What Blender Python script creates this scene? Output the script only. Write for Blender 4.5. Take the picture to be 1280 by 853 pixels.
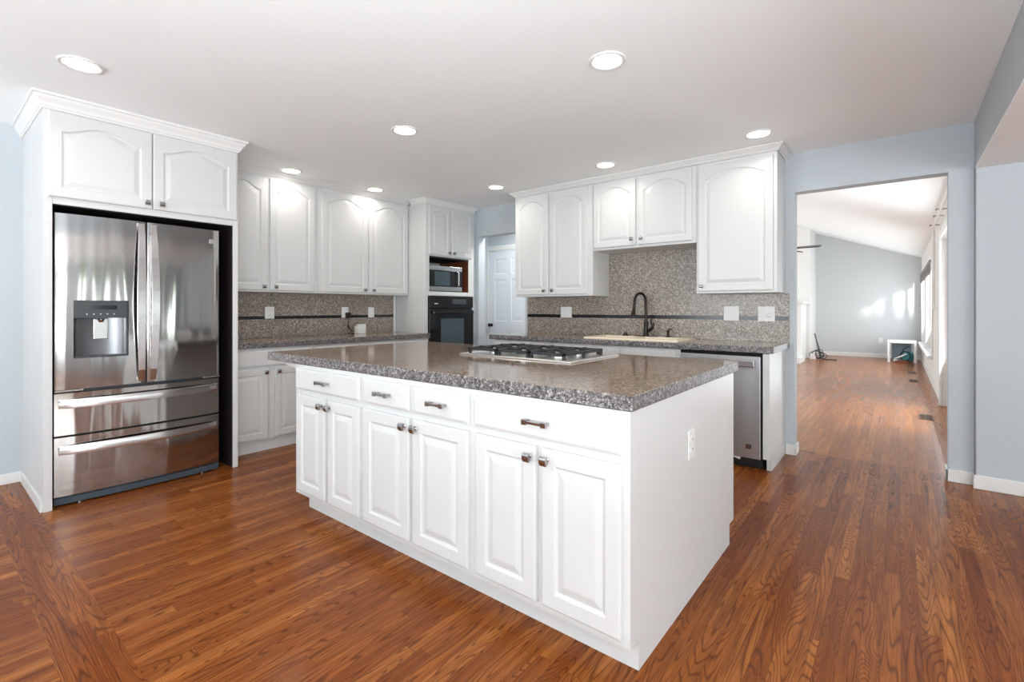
import bpy, bmesh, math, random
from mathutils import Vector, Matrix
random.seed(7)
for _o in list(bpy.data.objects): bpy.data.objects.remove(_o)
SC = bpy.context.scene
COL = SC.collection
PI = math.pi

# ---------------------------------------------------------------- camera
cam_d = bpy.data.cameras.new('camera'); cam = bpy.data.objects.new('camera', cam_d); COL.objects.link(cam)
cam.location = (0, 0, 1.1932); cam.rotation_euler = (PI/2, 0, math.radians(38.758))
cam_d.sensor_width = 36; cam_d.lens = 601.5/1280*36; cam_d.shift_y = -0.03186; cam_d.clip_end = 200
SC.camera = cam
# ---------------------------------------------------------------- exposure
SC.view_settings.view_transform = 'Standard'; SC.view_settings.look = 'None'
SC.view_settings.exposure = 0.48; SC.view_settings.gamma = 1.0; SC.view_settings.use_curve_mapping = False
SC.cycles.max_bounces = 16; SC.cycles.diffuse_bounces = 12; SC.cycles.glossy_bounces = 6
# ---------------------------------------------------------------- world: bright sky over a belt of trees and lawn
W = bpy.data.worlds.new('sky'); SC.world = W; W.use_nodes = True
nt = W.node_tree; nt.nodes.clear()
tc = nt.nodes.new('ShaderNodeTexCoord'); sp = nt.nodes.new('ShaderNodeSeparateXYZ')
nt.links.new(tc.outputs['Generated'], sp.inputs[0])
nz = nt.nodes.new('ShaderNodeTexNoise'); nz.inputs['Scale'].default_value = 9; nt.links.new(tc.outputs['Generated'], nz.inputs['Vector'])
ad = nt.nodes.new('ShaderNodeMath'); ad.operation = 'MULTIPLY_ADD'; ad.inputs[1].default_value = .22; nt.links.new(nz.outputs[0], ad.inputs[0]); nt.links.new(sp.outputs['Z'], ad.inputs[2])
cr = nt.nodes.new('ShaderNodeValToRGB'); nt.links.new(ad.outputs[0], cr.inputs[0])
el = cr.color_ramp.elements
el[0].position = 0.0; el[0].color = (.28, .34, .20, 1)
el[1].position = 1.0; el[1].color = (.62, .78, 1, 1)
for p, c in ((.10, (.30, .42, .18)), (.20, (.22, .36, .15)), (.30, (.85, .95, .95)), (.5, (.9, .96, 1))):
    e = el.new(p); e.color = (*c, 1)
bg = nt.nodes.new('ShaderNodeBackground'); bg.inputs[1].default_value = 1.1; nt.links.new(cr.outputs[0], bg.inputs[0])
wo = nt.nodes.new('ShaderNodeOutputWorld'); nt.links.new(bg.outputs[0], wo.inputs[0])

def area(name, loc, direction, sx, sy, power, color=(1, 1, 1)):
    l = bpy.data.lights.new(name, 'AREA'); l.shape = 'RECTANGLE'; l.size = sx; l.size_y = sy; l.energy = power; l.color = color
    o = bpy.data.objects.new(name, l); COL.objects.link(o); o.location = loc
    o.rotation_euler = Vector(direction).to_track_quat('-Z', 'Y').to_euler()
    return o
DAY = (.88, .95, 1)
# daylight standing in the window and glass-door openings of the rooms, plus added fill lamps
UP = 2.2
area('daylight_dining_window', (4.22, -1.4, 1.15), (-1, 0, 1.2), 3.0, 1.9, 190, DAY)
for _y in (1.15, 2.0, 3.3): area('streak_slot_light', (4.22, _y, 1.15), (-1, 0, 1), .30, 1.8, 7, DAY)  # lamps in added narrow openings, meant to streak the fridge reflections
area('daylight_south_window', (-2.9, -3.62, 1.35), (0, 1, UP), 2.2, 1.7, 150, DAY)
area('daylight_south_door', (1.6, -3.62, 1.2), (0, 1, UP), 2.6, 2.0, 170, DAY)
area('daylight_living_windows', (.60, 12.0, 1.2), (-1, 0, .3), 4.0, 1.5, 85, DAY)
area('daylight_living_door', (.60, 6.95, 1.05), (-1, 0, .3), 1.8, 2.0, 60, DAY)
area('daylight_living_west', (-6.9, 9.0, 1.5), (1, 0, .3), 6.0, 2.2, 190, DAY)
area('ceiling_fill_light', (.0, -.4, .90), (-.16, .16, 1), 1.0, 1.0, 60, (.84, .94, 1))  # added fill behind the camera, aimed up to brighten the ceiling
area('hall_fill_light', (-3.6, 4.95, 2.42), (0, 0, -1), .3, .3, 14, (1, .98, .95))  # added unseen lamp to lift the dark hall door
sl = bpy.data.lights.new('low_sun', 'SPOT'); sl.energy = 60000; sl.spot_size = math.radians(9); sl.spot_blend = .1; sl.shadow_soft_size = .7; sl.color = (1, .97, .92)
so = bpy.data.objects.new('low_sun', sl); COL.objects.link(so)
_t = Vector((.42, 12.3, 1.75)); _d = Vector((-.25, 1, -.125)).normalized(); so.location = _t-_d*28
so.rotation_euler = _d.to_track_quat('-Z', 'Y').to_euler()

# ---------------------------------------------------------------- materials
MATS = {}
def mat(name, col=(.8, .8, .8), rough=.5, metal=0, emit=None, strength=1, coat=0, spec=None, bump=None):
    m = bpy.data.materials.new(name); m.use_nodes = True; n = m.node_tree.nodes; b = n['Principled BSDF']
    b.inputs['Base Color'].default_value = (*col, 1); b.inputs['Roughness'].default_value = rough; b.inputs['Metallic'].default_value = metal
    if coat: b.inputs['Coat Weight'].default_value = coat; b.inputs['Coat Roughness'].default_value = .08
    if spec is not None: b.inputs['Specular IOR Level'].default_value = spec
    if emit: b.inputs['Emission Color'].default_value = (*emit, 1); b.inputs['Emission Strength'].default_value = strength
    if bump:
        t = n.new('ShaderNodeTexNoise'); t.inputs['Scale'].default_value = bump[0]; t.inputs['Detail'].default_value = 3
        c = n.new('ShaderNodeTexCoord'); m.node_tree.links.new(c.outputs['Object'], t.inputs['Vector'])
        q = n.new('ShaderNodeBump'); q.inputs['Strength'].default_value = bump[1]; q.inputs['Distance'].default_value = bump[2]
        m.node_tree.links.new(t.outputs[0], q.inputs['Height']); m.node_tree.links.new(q.outputs[0], b.inputs['Normal'])
    MATS[name] = m; return m
def N(m, t): return m.node_tree.nodes.new(t)
def LK(m, a, b): m.node_tree.links.new(a, b)
def math_n(m, op, a, b=None, c=None):
    n = N(m, 'ShaderNodeMath'); n.operation = op
    for i, v in enumerate((a, b, c)):
        if v is None: continue
        if isinstance(v, (int, float)): n.inputs[i].default_value = v
        else: LK(m, v, n.inputs[i])
    return n.outputs[0]
def ramp(m, fac, stops, interp='LINEAR'):
    n = N(m, 'ShaderNodeValToRGB'); n.color_ramp.interpolation = interp; e = n.color_ramp.elements
    e[0].position = stops[0][0]; e[0].color = (*stops[0][1], 1); e[1].position = stops[-1][0]; e[1].color = (*stops[-1][1], 1)
    for p, c in stops[1:-1]:
        q = e.new(p); q.color = (*c, 1)
    LK(m, fac, n.inputs[0]); return n.outputs[0]
def mixc(m, fac, a, b, mode='MIX'):
    n = N(m, 'ShaderNodeMix'); n.data_type = 'RGBA'; n.blend_type = mode
    for s, v in ((n.inputs[0], fac), (n.inputs[6], a), (n.inputs[7], b)):
        if isinstance(v, (int, float)): s.default_value = v
        elif isinstance(v, tuple): s.default_value = (*v, 1)
        else: LK(m, v, s)
    return n.outputs[2]

paint = mat('white_cabinet_paint', (.625, .625, .62), .33, bump=(14, .04, .002))
trimw = mat('white_trim_paint', (.74, .735, .72), .4)
doorw = mat('door_paint', (.74, .78, .82), .4)
wallm = mat('blue_grey_wall_paint', (.485, .525, .555), .75, bump=(120, .12, .001))
ceilm = mat('ceiling_paint', (.90, .93, .935), .9, bump=(60, .15, .001))
soffitm = mat('soffit_paint', (.90, .90, .89), .9)
farwallm = mat('pale_living_wall_paint', (.55, .57, .58), .7)
eastm = mat('warm_white_wall_paint', (.72, .69, .67), .75)
black = mat('matte_black', (.006, .005, .006), .6)
nearblack = mat('near_black', (.012, .007, .007), .6)  # also carries the painted shade of the refrigerator recess
glossblack = mat('black_enamel', (.008, .008, .009), .12)
castiron = mat('cast_iron', (.012, .012, .013), .45)
ovenglass = mat('oven_window_glass', (.06, .085, .10), .06)
chrome = mat('brushed_nickel', (.55, .54, .53), .22, 1)
chromed = mat('polished_chrome_pull', (.42, .41, .41), .15, 1)
bronze = mat('oil_rubbed_bronze', (.020, .014, .012), .32, .6)
plate = mat('white_plastic', (.74, .735, .72), .35)
beigep = mat('beige_plastic', (.62, .58, .50), .4)
cream = mat('cream_sink_composite', (.86, .76, .60), .3)
niche = mat('brown_wood_niche', (.13, .038, .016), .45)
ventm = mat('brown_floor_register', (.10, .055, .035), .5, .3)
dgrey = mat('dark_grey_plastic', (.05, .055, .06), .35)
bluegrey = mat('grey_blue_plastic', (.06, .08, .10), .35)
teal = mat('teal_plastic', (.06, .26, .30), .45)
shade = mat('woven_grey_shade', (.30, .29, .28), .8)
bulb = mat('lamp_lens', (1, 1, 1), .5, emit=(1, .95, .86), strength=9)
blockerm = mat('blocker_green', (.08, .16, .05), .9)
glassm = mat('window_glass', (1, 1, 1), .02)
_b = glassm.node_tree.nodes['Principled BSDF']; _b.inputs['Transmission Weight'].default_value = 1; _b.inputs['IOR'].default_value = 1.02

def steel(name, base, rough, stretch=(2.2, 2.2, .35)):
    m = mat(name, base, rough, 1); b = m.node_tree.nodes['Principled BSDF']
    c = N(m, 'ShaderNodeTexCoord'); mp = N(m, 'ShaderNodeMapping'); mp.inputs['Scale'].default_value = stretch
    LK(m, c.outputs['Object'], mp.inputs[0])
    t = N(m, 'ShaderNodeTexNoise'); t.inputs['Scale'].default_value = 3.2; t.inputs['Detail'].default_value = 1; LK(m, mp.outputs[0], t.inputs['Vector'])
    m2 = N(m, 'ShaderNodeMapping'); m2.inputs['Scale'].default_value = (3, 3, 900); LK(m, c.outputs['Object'], m2.inputs[0])
    t2 = N(m, 'ShaderNodeTexNoise'); t2.inputs['Scale'].default_value = 1; LK(m, m2.outputs[0], t2.inputs['Vector'])
    h = math_n(m, 'MULTIPLY_ADD', t2.outputs[0], .0015, t.outputs[0])
    q = N(m, 'ShaderNodeBump'); q.inputs['Strength'].default_value = 1; q.inputs['Distance'].default_value = .0045
    LK(m, h, q.inputs['Height']); LK(m, q.outputs[0], b.inputs['Normal'])
    return m
stainless = steel('stainless_steel', (.43, .41, .395), .10, (3.2, 1, .30))
stainless2 = steel('stainless_dark', (.50, .50, .51), .42)
handle_m = mat('stainless_handle', (.62, .60, .60), .2, 1)
cookm = mat('cooktop_steel', (.66, .63, .60), .3, 1)

def granite(name, dark, mid, light, rough, joints=False, edge=None):
    m = mat(name, mid, rough); b = m.node_tree.nodes['Principled BSDF']
    c = N(m, 'ShaderNodeTexCoord')
    v = N(m, 'ShaderNodeTexVoronoi'); v.inputs['Scale'].default_value = 210; LK(m, c.outputs['Object'], v.inputs['Vector'])
    sx = N(m, 'ShaderNodeSeparateXYZ'); LK(m, v.outputs['Color'], sx.inputs[0])
    v2 = N(m, 'ShaderNodeTexVoronoi'); v2.inputs['Scale'].default_value = 105; LK(m, c.outputs['Object'], v2.inputs['Vector'])
    s2 = N(m, 'ShaderNodeSeparateXYZ'); LK(m, v2.outputs['Color'], s2.inputs[0])
    f = math_n(m, 'MULTIPLY_ADD', s2.outputs[0], .45, math_n(m, 'MULTIPLY', sx.outputs[0], .55))
    col = ramp(m, f, [(.12, dark), (.3, tuple(a*.55+bb*.45 for a, bb in zip(dark, mid))), (.45, mid), (.62, mid), (.85, light)])
    if joints:
        br = N(m, 'ShaderNodeSeparateXYZ'); LK(m, c.outputs['Object'], br.inputs[0])
        j = None
        for ax in (0, 1):
            fr = math_n(m, 'FRACT', math_n(m, 'MULTIPLY', br.outputs[ax], 1/.305))
            k = math_n(m, 'LESS_THAN', fr, .007)
            j = k if j is None else math_n(m, 'MAXIMUM', j, k)
        col = mixc(m, math_n(m, 'MULTIPLY', j, .35), col, tuple(x*.6 for x in mid))
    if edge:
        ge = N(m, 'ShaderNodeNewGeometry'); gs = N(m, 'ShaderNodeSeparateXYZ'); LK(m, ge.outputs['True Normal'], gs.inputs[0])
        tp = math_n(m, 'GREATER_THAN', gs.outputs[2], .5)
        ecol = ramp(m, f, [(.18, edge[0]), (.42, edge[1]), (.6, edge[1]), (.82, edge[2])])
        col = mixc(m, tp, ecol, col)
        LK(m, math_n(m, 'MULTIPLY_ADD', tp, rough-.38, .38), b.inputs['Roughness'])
    LK(m, col, b.inputs['Base Color']); return m
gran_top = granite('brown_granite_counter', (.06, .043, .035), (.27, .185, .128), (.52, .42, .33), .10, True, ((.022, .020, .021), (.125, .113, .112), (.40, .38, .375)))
gran_bs = granite('granite_backsplash', (.09, .072, .062), (.27, .22, .185), (.55, .49, .43), .25)
black_tile = mat('black_liner_tile', (.008, .006, .006), .2)

def wood_floor():
    m = mat('oak_floor', (.3, .12, .05), .2, spec=.13); b = m.node_tree.nodes['Principled BSDF']
    c = N(m, 'ShaderNodeTexCoord'); s = N(m, 'ShaderNodeSeparateXYZ'); LK(m, c.outputs['Object'], s.inputs[0])
    X, Y = s.outputs[0], s.outputs[1]
    def band(a, w): return math_n(m, 'COMPARE', Y, a+w/2, w/2)
    b1 = band(.297, .171)
    band_m = math_n(m, 'MAXIMUM', math_n(m, 'MAXIMUM', b1, band(4.63, .057)), band(9.0, .057))
    def mx(f, a, bb): return math_n(m, 'ADD', math_n(m, 'MULTIPLY', f, bb), math_n(m, 'MULTIPLY', math_n(m, 'SUBTRACT', 1, f), a))
    ac = mx(band_m, math_n(m, 'ADD', X, 20), math_n(m, 'ADD', Y, 20-.297+.057*1)); al = mx(band_m, Y, X)
    Wd = .057
    ra = math_n(m, 'DIVIDE', ac, Wd); row = math_n(m, 'FLOOR', ra); fr = math_n(m, 'FRACT', ra)
    wn = N(m, 'ShaderNodeTexWhiteNoise'); wn.noise_dimensions = '1D'; LK(m, row, wn.inputs['W'])
    la = math_n(m, 'ADD', math_n(m, 'DIVIDE', al, .85), math_n(m, 'MULTIPLY', wn.outputs[0], 9)); colm = math_n(m, 'FLOOR', la); fl = math_n(m, 'FRACT', la)
    cv = N(m, 'ShaderNodeCombineXYZ'); LK(m, row, cv.inputs[0]); LK(m, colm, cv.inputs[1])
    wn2 = N(m, 'ShaderNodeTexWhiteNoise'); wn2.noise_dimensions = '2D'; LK(m, cv.outputs[0], wn2.inputs['Vector'])
    pid = wn2.outputs[0]
    gv = N(m, 'ShaderNodeCombineXYZ'); LK(m, math_n(m, 'MULTIPLY', ac, 13), gv.inputs[0]); LK(m, math_n(m, 'MULTIPLY', al, math_n(m, 'MULTIPLY_ADD', wn2.outputs[1] if False else math_n(m, 'FRACT', math_n(m, 'MULTIPLY', pid, 7.3)), 1.5, .35)), gv.inputs[1]); LK(m, math_n(m, 'MULTIPLY', pid, 60), gv.inputs[2])
    g = N(m, 'ShaderNodeTexNoise'); g.inputs['Scale'].default_value = 1; g.inputs['Detail'].default_value = .6; g.inputs['Roughness'].default_value = .45; LK(m, gv.outputs[0], g.inputs['Vector'])
    rings = math_n(m, 'SINE', math_n(m, 'MULTIPLY', g.outputs[0], 165))
    pv = N(m, 'ShaderNodeCombineXYZ'); LK(m, math_n(m, 'MULTIPLY', ac, 420), pv.inputs[0]); LK(m, math_n(m, 'MULTIPLY', al, 14), pv.inputs[1]); LK(m, pid, pv.inputs[2])
    p = N(m, 'ShaderNodeTexNoise'); p.inputs['Scale'].default_value = 1; p.inputs['Detail'].default_value = 1; LK(m, pv.outputs[0], p.inputs['Vector'])
    base = ramp(m, pid, [(0, (.21, .055, .011)), (.35, (.28, .082, .017)), (.7, (.34, .108, .023)), (1, (.42, .148, .034))])
    sv = N(m, 'ShaderNodeCombineXYZ'); LK(m, math_n(m, 'MULTIPLY', ac, 60), sv.inputs[0]); LK(m, math_n(m, 'MULTIPLY', al, 3), sv.inputs[1]); LK(m, math_n(m, 'MULTIPLY', pid, 31), sv.inputs[2])
    st = N(m, 'ShaderNodeTexNoise'); st.inputs['Scale'].default_value = 1; st.inputs['Detail'].default_value = 2; LK(m, sv.outputs[0], st.inputs['Vector'])
    base = mixc(m, ramp(m, st.outputs[0], [(.35, (0, 0, 0)), (.65, (.55, .55, .55))]), base, (.125, .030, .007))
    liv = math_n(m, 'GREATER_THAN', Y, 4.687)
    base = mixc(m, math_n(m, 'MULTIPLY', liv, .30), base, (.44, .19, .065))  # brighter living room light put into the plank colour; grain softened to match
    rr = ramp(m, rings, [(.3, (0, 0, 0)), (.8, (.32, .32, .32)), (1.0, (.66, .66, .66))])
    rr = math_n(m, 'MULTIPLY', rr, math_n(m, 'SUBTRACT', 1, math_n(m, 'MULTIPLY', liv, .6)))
    col = mixc(m, rr, base, (.060, .0135, .0045))
    col = mixc(m, ramp(m, p.outputs[0], [(.5, (0, 0, 0)), (.75, (.4, .4, .4))]), col, (.05, .012, .004))
    seam = math_n(m, 'MAXIMUM', math_n(m, 'LESS_THAN', fr, .022), math_n(m, 'LESS_THAN', fl, .0018))
    col = mixc(m, math_n(m, 'MULTIPLY', seam, .6), col, (.03, .008, .003))
    LK(m, col, b.inputs['Base Color'])
    rn = N(m, 'ShaderNodeTexNoise'); rn.inputs['Scale'].default_value = 3; LK(m, c.outputs['Object'], rn.inputs['Vector'])
    LK(m, math_n(m, 'MULTIPLY_ADD', rn.outputs[0], .10, .17), b.inputs['Roughness'])
    q = N(m, 'ShaderNodeBump'); q.inputs['Strength'].default_value = .25; q.inputs['Distance'].default_value = .0006
    LK(m, math_n(m, 'MULTIPLY', seam, -1), q.inputs['Height']); LK(m, q.outputs[0], b.inputs['Normal'])
    return m
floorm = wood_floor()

# ---------------------------------------------------------------- mesh builder
class MB:
    def __init__(s): s.v = []; s.f = []
    def add(s, vs, fs):
        o = len(s.v); s.v += [tuple(v) for v in vs]; s.f += [tuple(i+o for i in f) for f in fs]; return s
    def box(s, x0, x1, y0, y1, z0, z1):
        x0, x1 = min(x0, x1), max(x0, x1); y0, y1 = min(y0, y1), max(y0, y1); z0, z1 = min(z0, z1), max(z0, z1)
        return s.add([(x0, y0, z0), (x1, y0, z0), (x1, y1, z0), (x0, y1, z0), (x0, y0, z1), (x1, y0, z1), (x1, y1, z1), (x0, y1, z1)],
                     [(0, 3, 2, 1), (4, 5, 6, 7), (0, 1, 5, 4), (1, 2, 6, 5), (2, 3, 7, 6), (3, 0, 4, 7)])
    def prism(s, poly, a, b, axis='x'):
        # poly: 2D loop; extruded from a to b along axis. axis x: (y,z); y: (x,z); z: (x,y)
        def P(p, t): return (t, p[0], p[1]) if axis == 'x' else ((p[0], t, p[1]) if axis == 'y' else (p[0], p[1], t))
        n = len(poly); vs = [P(p, a) for p in poly]+[P(p, b) for p in poly]
        fs = [(i, (i+1) % n, (i+1) % n+n, i+n) for i in range(n)]+[tuple(range(n-1, -1, -1)), tuple(range(n, 2*n))]
        return s.add(vs, fs)
    def rings(s, loops, cap=True, closed=True):
        n = len(loops[0]); vs = [p for L in loops for p in L]; fs = []
        for k in range(len(loops)-1):
            for i in range(n if closed else n-1):
                j = (i+1) % n; fs.append((k*n+i, k*n+j, (k+1)*n+j, (k+1)*n+i))
        if cap: fs += [tuple(range(n-1, -1, -1)), tuple(range((len(loops)-1)*n, len(loops)*n))]
        return s.add(vs, fs)
    def tube(s, pts, r, n=10):
        pts = [Vector(p) for p in pts]; loops = []; up = None
        for i, p in enumerate(pts):
            t = (pts[min(i+1, len(pts)-1)]-pts[max(i-1, 0)]).normalized()
            if up is None: up = t.orthogonal().normalized()
            up = (up-t*up.dot(t)); up = up.normalized() if up.length > 1e-6 else t.orthogonal().normalized()
            sd = t.cross(up); rr = r[i] if isinstance(r, (list, tuple)) else r
            loops.append([p+(up*math.cos(a)+sd*math.sin(a))*rr for a in [2*PI*k/n for k in range(n)]])
        return s.rings(loops)
    def lathe(s, c, prof, n=24, axis='z'):
        loops = []
        for r, h in prof:
            L = []
            for k in range(n):
                a = 2*PI*k/n; u, w = r*math.cos(a), r*math.sin(a)
                L.append((c[0]+u, c[1]+w, c[2]+h) if axis == 'z' else ((c[0]+h, c[1]+u, c[2]+w) if axis == 'x' else (c[0]+u, c[1]+h, c[2]+w)))
            loops.append(L)
        return s.rings(loops)
    def build(s, name, m, parent=None, loc=None, bevel=0, smooth=False, seg=2):
        me = bpy.data.meshes.new(name)
        vs = s.v
        if loc is not None and parent is None: vs = [(a-loc[0], b-loc[1], c-loc[2]) for a, b, c in vs]
        me.from_pydata(vs, [], s.f); bm = bmesh.new(); bm.from_mesh(me); bmesh.ops.recalc_face_normals(bm, faces=bm.faces); bm.to_mesh(me); bm.free()
        me.materials.append(m); o = bpy.data.objects.new(name, me); COL.objects.link(o)
        if parent is not None: o.parent = parent
        elif loc is not None: o.location = loc
        if smooth:
            for p in me.polygons: p.use_smooth = True
            md = o.modifiers.new('edges', 'EDGE_SPLIT'); md.split_angle = math.radians(40)
        if bevel:
            md = o.modifiers.new('bevel', 'BEVEL'); md.width = bevel; md.segments = seg; md.limit_method = 'ANGLE'; md.angle_limit = math.radians(50)
            md.harden_normals = False
        return o
def root(name, label, cat, loc, rz=0, group=None):
    o = bpy.data.objects.new(name, None); COL.objects.link(o); o.empty_display_size = .1
    o.location = loc; o.rotation_euler = (0, 0, rz); o['label'] = label; o['category'] = cat
    if group: o['group'] = group
    return o
def tag(o, label, cat, group=None):
    o['label'] = label; o['category'] = cat
    if group: o['group'] = group
    return o
def structure(o): o['kind'] = 'structure'; return o
def copy_tree(o, parent=None):
    c = o.copy(); COL.objects.link(c)
    if parent is not None: c.parent = parent
    for ch in [x for x in list(COL.objects) if x.parent == o]: copy_tree(ch, c)
    return c
R90 = PI/2

# ---------------------------------------------------------------- room shell
H = 2.452; XW = -4.722; YB = 4.485; SX = .40; SZ = 2.126; EX = 4.1; SY = -3.5
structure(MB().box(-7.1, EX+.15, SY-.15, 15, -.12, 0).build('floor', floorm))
m = MB(); m.box(XW-.12, SX, SY-.12, YB+.12, H, H+.1); structure(m.build('ceiling', ceilm))
m = MB(); m.box(SX+.001, EX+.12, SY-.12, YB+.12, SZ+.012, H+.1); structure(m.build('ceiling', wallm))     # dropped side of the ceiling
m = MB(); m.box(SX+.002, EX+.12, SY-.12, YB-.03, SZ, SZ+.012); structure(m.build('ceiling', soffitm))
structure(MB().box(XW-.12, XW, SY-.12, YB+1.0, 0, H).build('wall_left', wallm))
# back wall with the hall opening on the left and the wide living room opening on the right
m = MB(); T = .12
m.box(XW, -4.142, YB, YB+T, 0, H); m.box(-4.142, -3.40, YB, YB+T, 2.102, H); m.box(-3.40, -.657, YB, YB+T, 0, H)
m.box(-.657, .27, YB, YB+T, 2.1365, H); m.box(.27, SX, YB, YB+T, 0, H)
structure(m.build('wall_back', wallm))
structure(MB().box(SX+.002, EX, 4.415, YB+T, 0, SZ).build('wall_back_right', wallm, bevel=.004))
# dining side: east and south walls with their openings
m = MB(); xe = EX
m.box(xe, xe+.12, SY, -3.0, 0, SZ); m.box(xe, xe+.12, -3.0, .2, 2.1, SZ); _p = .2
for _y in (1.15, 2.0, 3.3):  # added slots, kept narrow for vertical streaks in the steel
    m.box(xe, xe+.12, _p, _y-.17, 0, SZ); m.box(xe, xe+.12, _y-.17, _y+.17, 0, .2); m.box(xe, xe+.12, _y-.17, _y+.17, 2.1, SZ); _p = _y+.17
m.box(xe, xe+.12, _p, YB, 0, SZ)
structure(m.build('wall_right', wallm))
m = MB()
m.box(XW, -4.0, SY-.12, SY, 0, H); m.box(-1.8, .3, SY-.12, SY, 0, H); m.box(2.9, EX, SY-.12, SY, 0, H)
m.box(-4.0, -1.8, SY-.12, SY, 0, .5); m.box(-4.0, -1.8, SY-.12, SY, 2.2, H); m.box(.3, 2.9, SY-.12, SY, 2.15, H)
structure(m.build('wall_front', wallm))
# hall behind the narrow opening
structure(MB().box(-5.2, -2.6, YB+T, 5.32, H, H+.08).build('ceiling', ceilm))
m = MB(); m.box(-5.2, -4.72, 5.32, 5.42, 0, H); m.box(-4.72, -3.95, 5.32, 5.42, 2.05, H); m.box(-3.95, -2.6, 5.32, 5.42, 0, H)
m.box(-5.3, -5.2, YB+T, 5.42, 0, H); m.box(-2.6, -2.5, YB+T, 5.42, 0, H)
structure(m.build('wall_hall', wallm))

# living room beyond
def vz(x): return 2.36+.365*(.42-x)
FY = 14.6
m = MB(); m.prism([(.60, vz(.60)), (.60, vz(.6)+.12), (-4.2, vz(-4.2)+.12), (-7.1, vz(-4.2)-.9+.12), (-7.1, vz(-4.2)-.9), (-4.2, vz(-4.2))], YB+T+.005, FY+.12, 'y')
structure(m.build('ceiling', ceilm))
m = MB(); m.prism([(.55, 0), (.55, vz(.55)-.002), (-4.2, vz(-4.2)-.002), (-7.0, vz(-4.2)-.9), (-7.0, 0)], FY, FY+.1, 'y'); structure(m.build('wall_far', farwallm))
m = MB()   # upper wall over the opening, living room side
m.prism([(.42, H), (.42, H+.01), (-2.5, vz(-2.5)-.01), (-4.2, vz(-4.2)-.01), (-7.0, vz(-4.2)-.92), (-7.0, H)], YB+T+.012, YB+T+.05, 'y'); structure(m.build('wall_gable', farwallm))
m = MB(); wz = 2.355; WX0, WX1 = .42, .54
m.box(WX0, WX1, 5.0, 6.0, 0, wz); m.box(WX0, WX1, 6.0, 7.88, 2.05, wz); m.box(WX0, WX1, 7.88, 9.97, 0, wz)
m.box(WX0, WX1, 9.97, 14.1, 0, .45); m.box(WX0, WX1, 9.97, 14.1, 1.97, wz); m.box(WX0, WX1, 11.85, 12.15, .45, 1.97); m.box(WX0, WX1, 14.1, FY, 0, wz)
m.box(WX0, WX1, YB+T+.002, 5.0, 0, wz)
structure(m.build('wall_living_right', eastm))
m = MB(); m.box(-7.1, -7.0, YB+T+.06, 6.0, 0, 3.3); m.box(-7.1, -7.0, 12.0, FY, 0, 3.3); m.box(-7.1, -7.0, 6.0, 12.0, 0, .4); m.box(-7.1, -7.0, 6.0, 12.0, 2.6, 3.2)
structure(m.build('wall_living_left', farwallm))
# chimney breast, its white corner shows at the left of the opening
structure(MB().prism([(-3.4, 0), (-1.66, 0), (-1.66, vz(-1.66)-.003), (-3.4, vz(-3.4)-.003)], 13.5, FY-.001, 'y').build('wall_chimney', trimw))

def skirting(name, x0, x1, y0, y1, h=.085):
    m = MB(); m.box(x0, x1, y0, y1, 0, h); return structure(m.build(name, trimw, bevel=.004))
skirting('baseboard_left', XW, XW+.014, SY, .474, .07)
skirting('baseboard_back', -.72, -.645, YB-.014, YB-.0005)
structure(MB().box(-.657, -.643, YB-.014, YB+T+.004, 0, .085).build('baseboard_back', trimw, bevel=.004))
structure(MB().box(.256, .27, YB-.014, YB+T+.004, 0, .085).build('baseboard_back', trimw, bevel=.004))
skirting('baseboard_back', .256, SX-.001, YB-.014, YB-.0005)
skirting('baseboard_back_right', SX-.012, EX, 4.400, 4.4145, .09)
skirting('baseboard_far', -1.66, .42, FY-.014, FY-.0005, .10)
skirting('baseboard_living_right', .406, .4195, 7.98, FY-.015, .09)
skirting('baseboard_living_right', .406, .4195, YB+T+.002, 5.9, .09)

# windows and doors of the unseen dining side: frames and mullions
def frame(name, axis, c, a0, a1, z0, z1, nm, t=.05):
    m = MB()
    def bx(a, b, q, r):
        if axis == 'x': m.box(c, c+.06, a, b, q, r)
        else: m.box(a, b, c, c+.06, q, r)
    bx(a0, a0+t, z0, z1); bx(a1-t, a1, z0, z1); bx(a0+t, a1-t, z0, z0+t); bx(a0+t, a1-t, z1-t, z1)
    for k in range(1, nm):
        q = a0+(a1-a0)*k/nm; bx(q-t*.5, q+t*.5, z0+t, z1-t)
    return structure(m.build(name, trimw))
frame('door_3', 'x', EX+.01, -3.0, .2, 0, 2.1, 3, .09)
frame('window_4', 'y', SY-.08, -4.0, -1.8, .5, 2.2, 3); frame('door_4', 'y', SY-.08, .3, 2.9, 0, 2.15, 2, .09)
# living room windows
def living_window(name, y0, y1):
    w = frame(name, 'x', WX0+.05, y0, y1, .45, 1.97, 2, .07)
    m = MB(); m.box(WX0-.075, WX0-.001, y0-.04, y1+.04, .40, .45); structure(m.build('window_sill', trimw, w, bevel=.005))
    m = MB()
    for a, b, c, e in ((y0-.07, y0, .45, 2.04), (y1, y1+.07, .45, 2.04), (y0, y1, 1.97, 2.04)): m.box(WX0-.018, WX0-.001, a, b, c, e)
    structure(m.build('window_casing', trimw, w, bevel=.004))
    m = MB()
    for k in range(7): z = 1.90-k*.024; m.prism([(WX0-.03, z), (WX0-.045, z-.012), (WX0-.03, z-.022), (WX0-.019, z-.012)], y0+.01, y1-.01, 'y')
    m.box(WX0-.045, WX0-.019, y0+.005, y1-.005, 1.905, 1.955)
    tag(m.build('window_shade', shade), 'grey woven shade drawn up over the %s living room window' % ('nearer' if y0 < 11 else 'farther'), 'window shade', 'raised shades on the living room windows')
    return w
living_window('window_1', 9.97, 11.85); living_window('window_2', 12.15, 14.1)
w = frame('door_2', 'x', WX0+.04, 6.0, 7.88, 0.0, 2.05, 2, .09)
m = MB()
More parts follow.
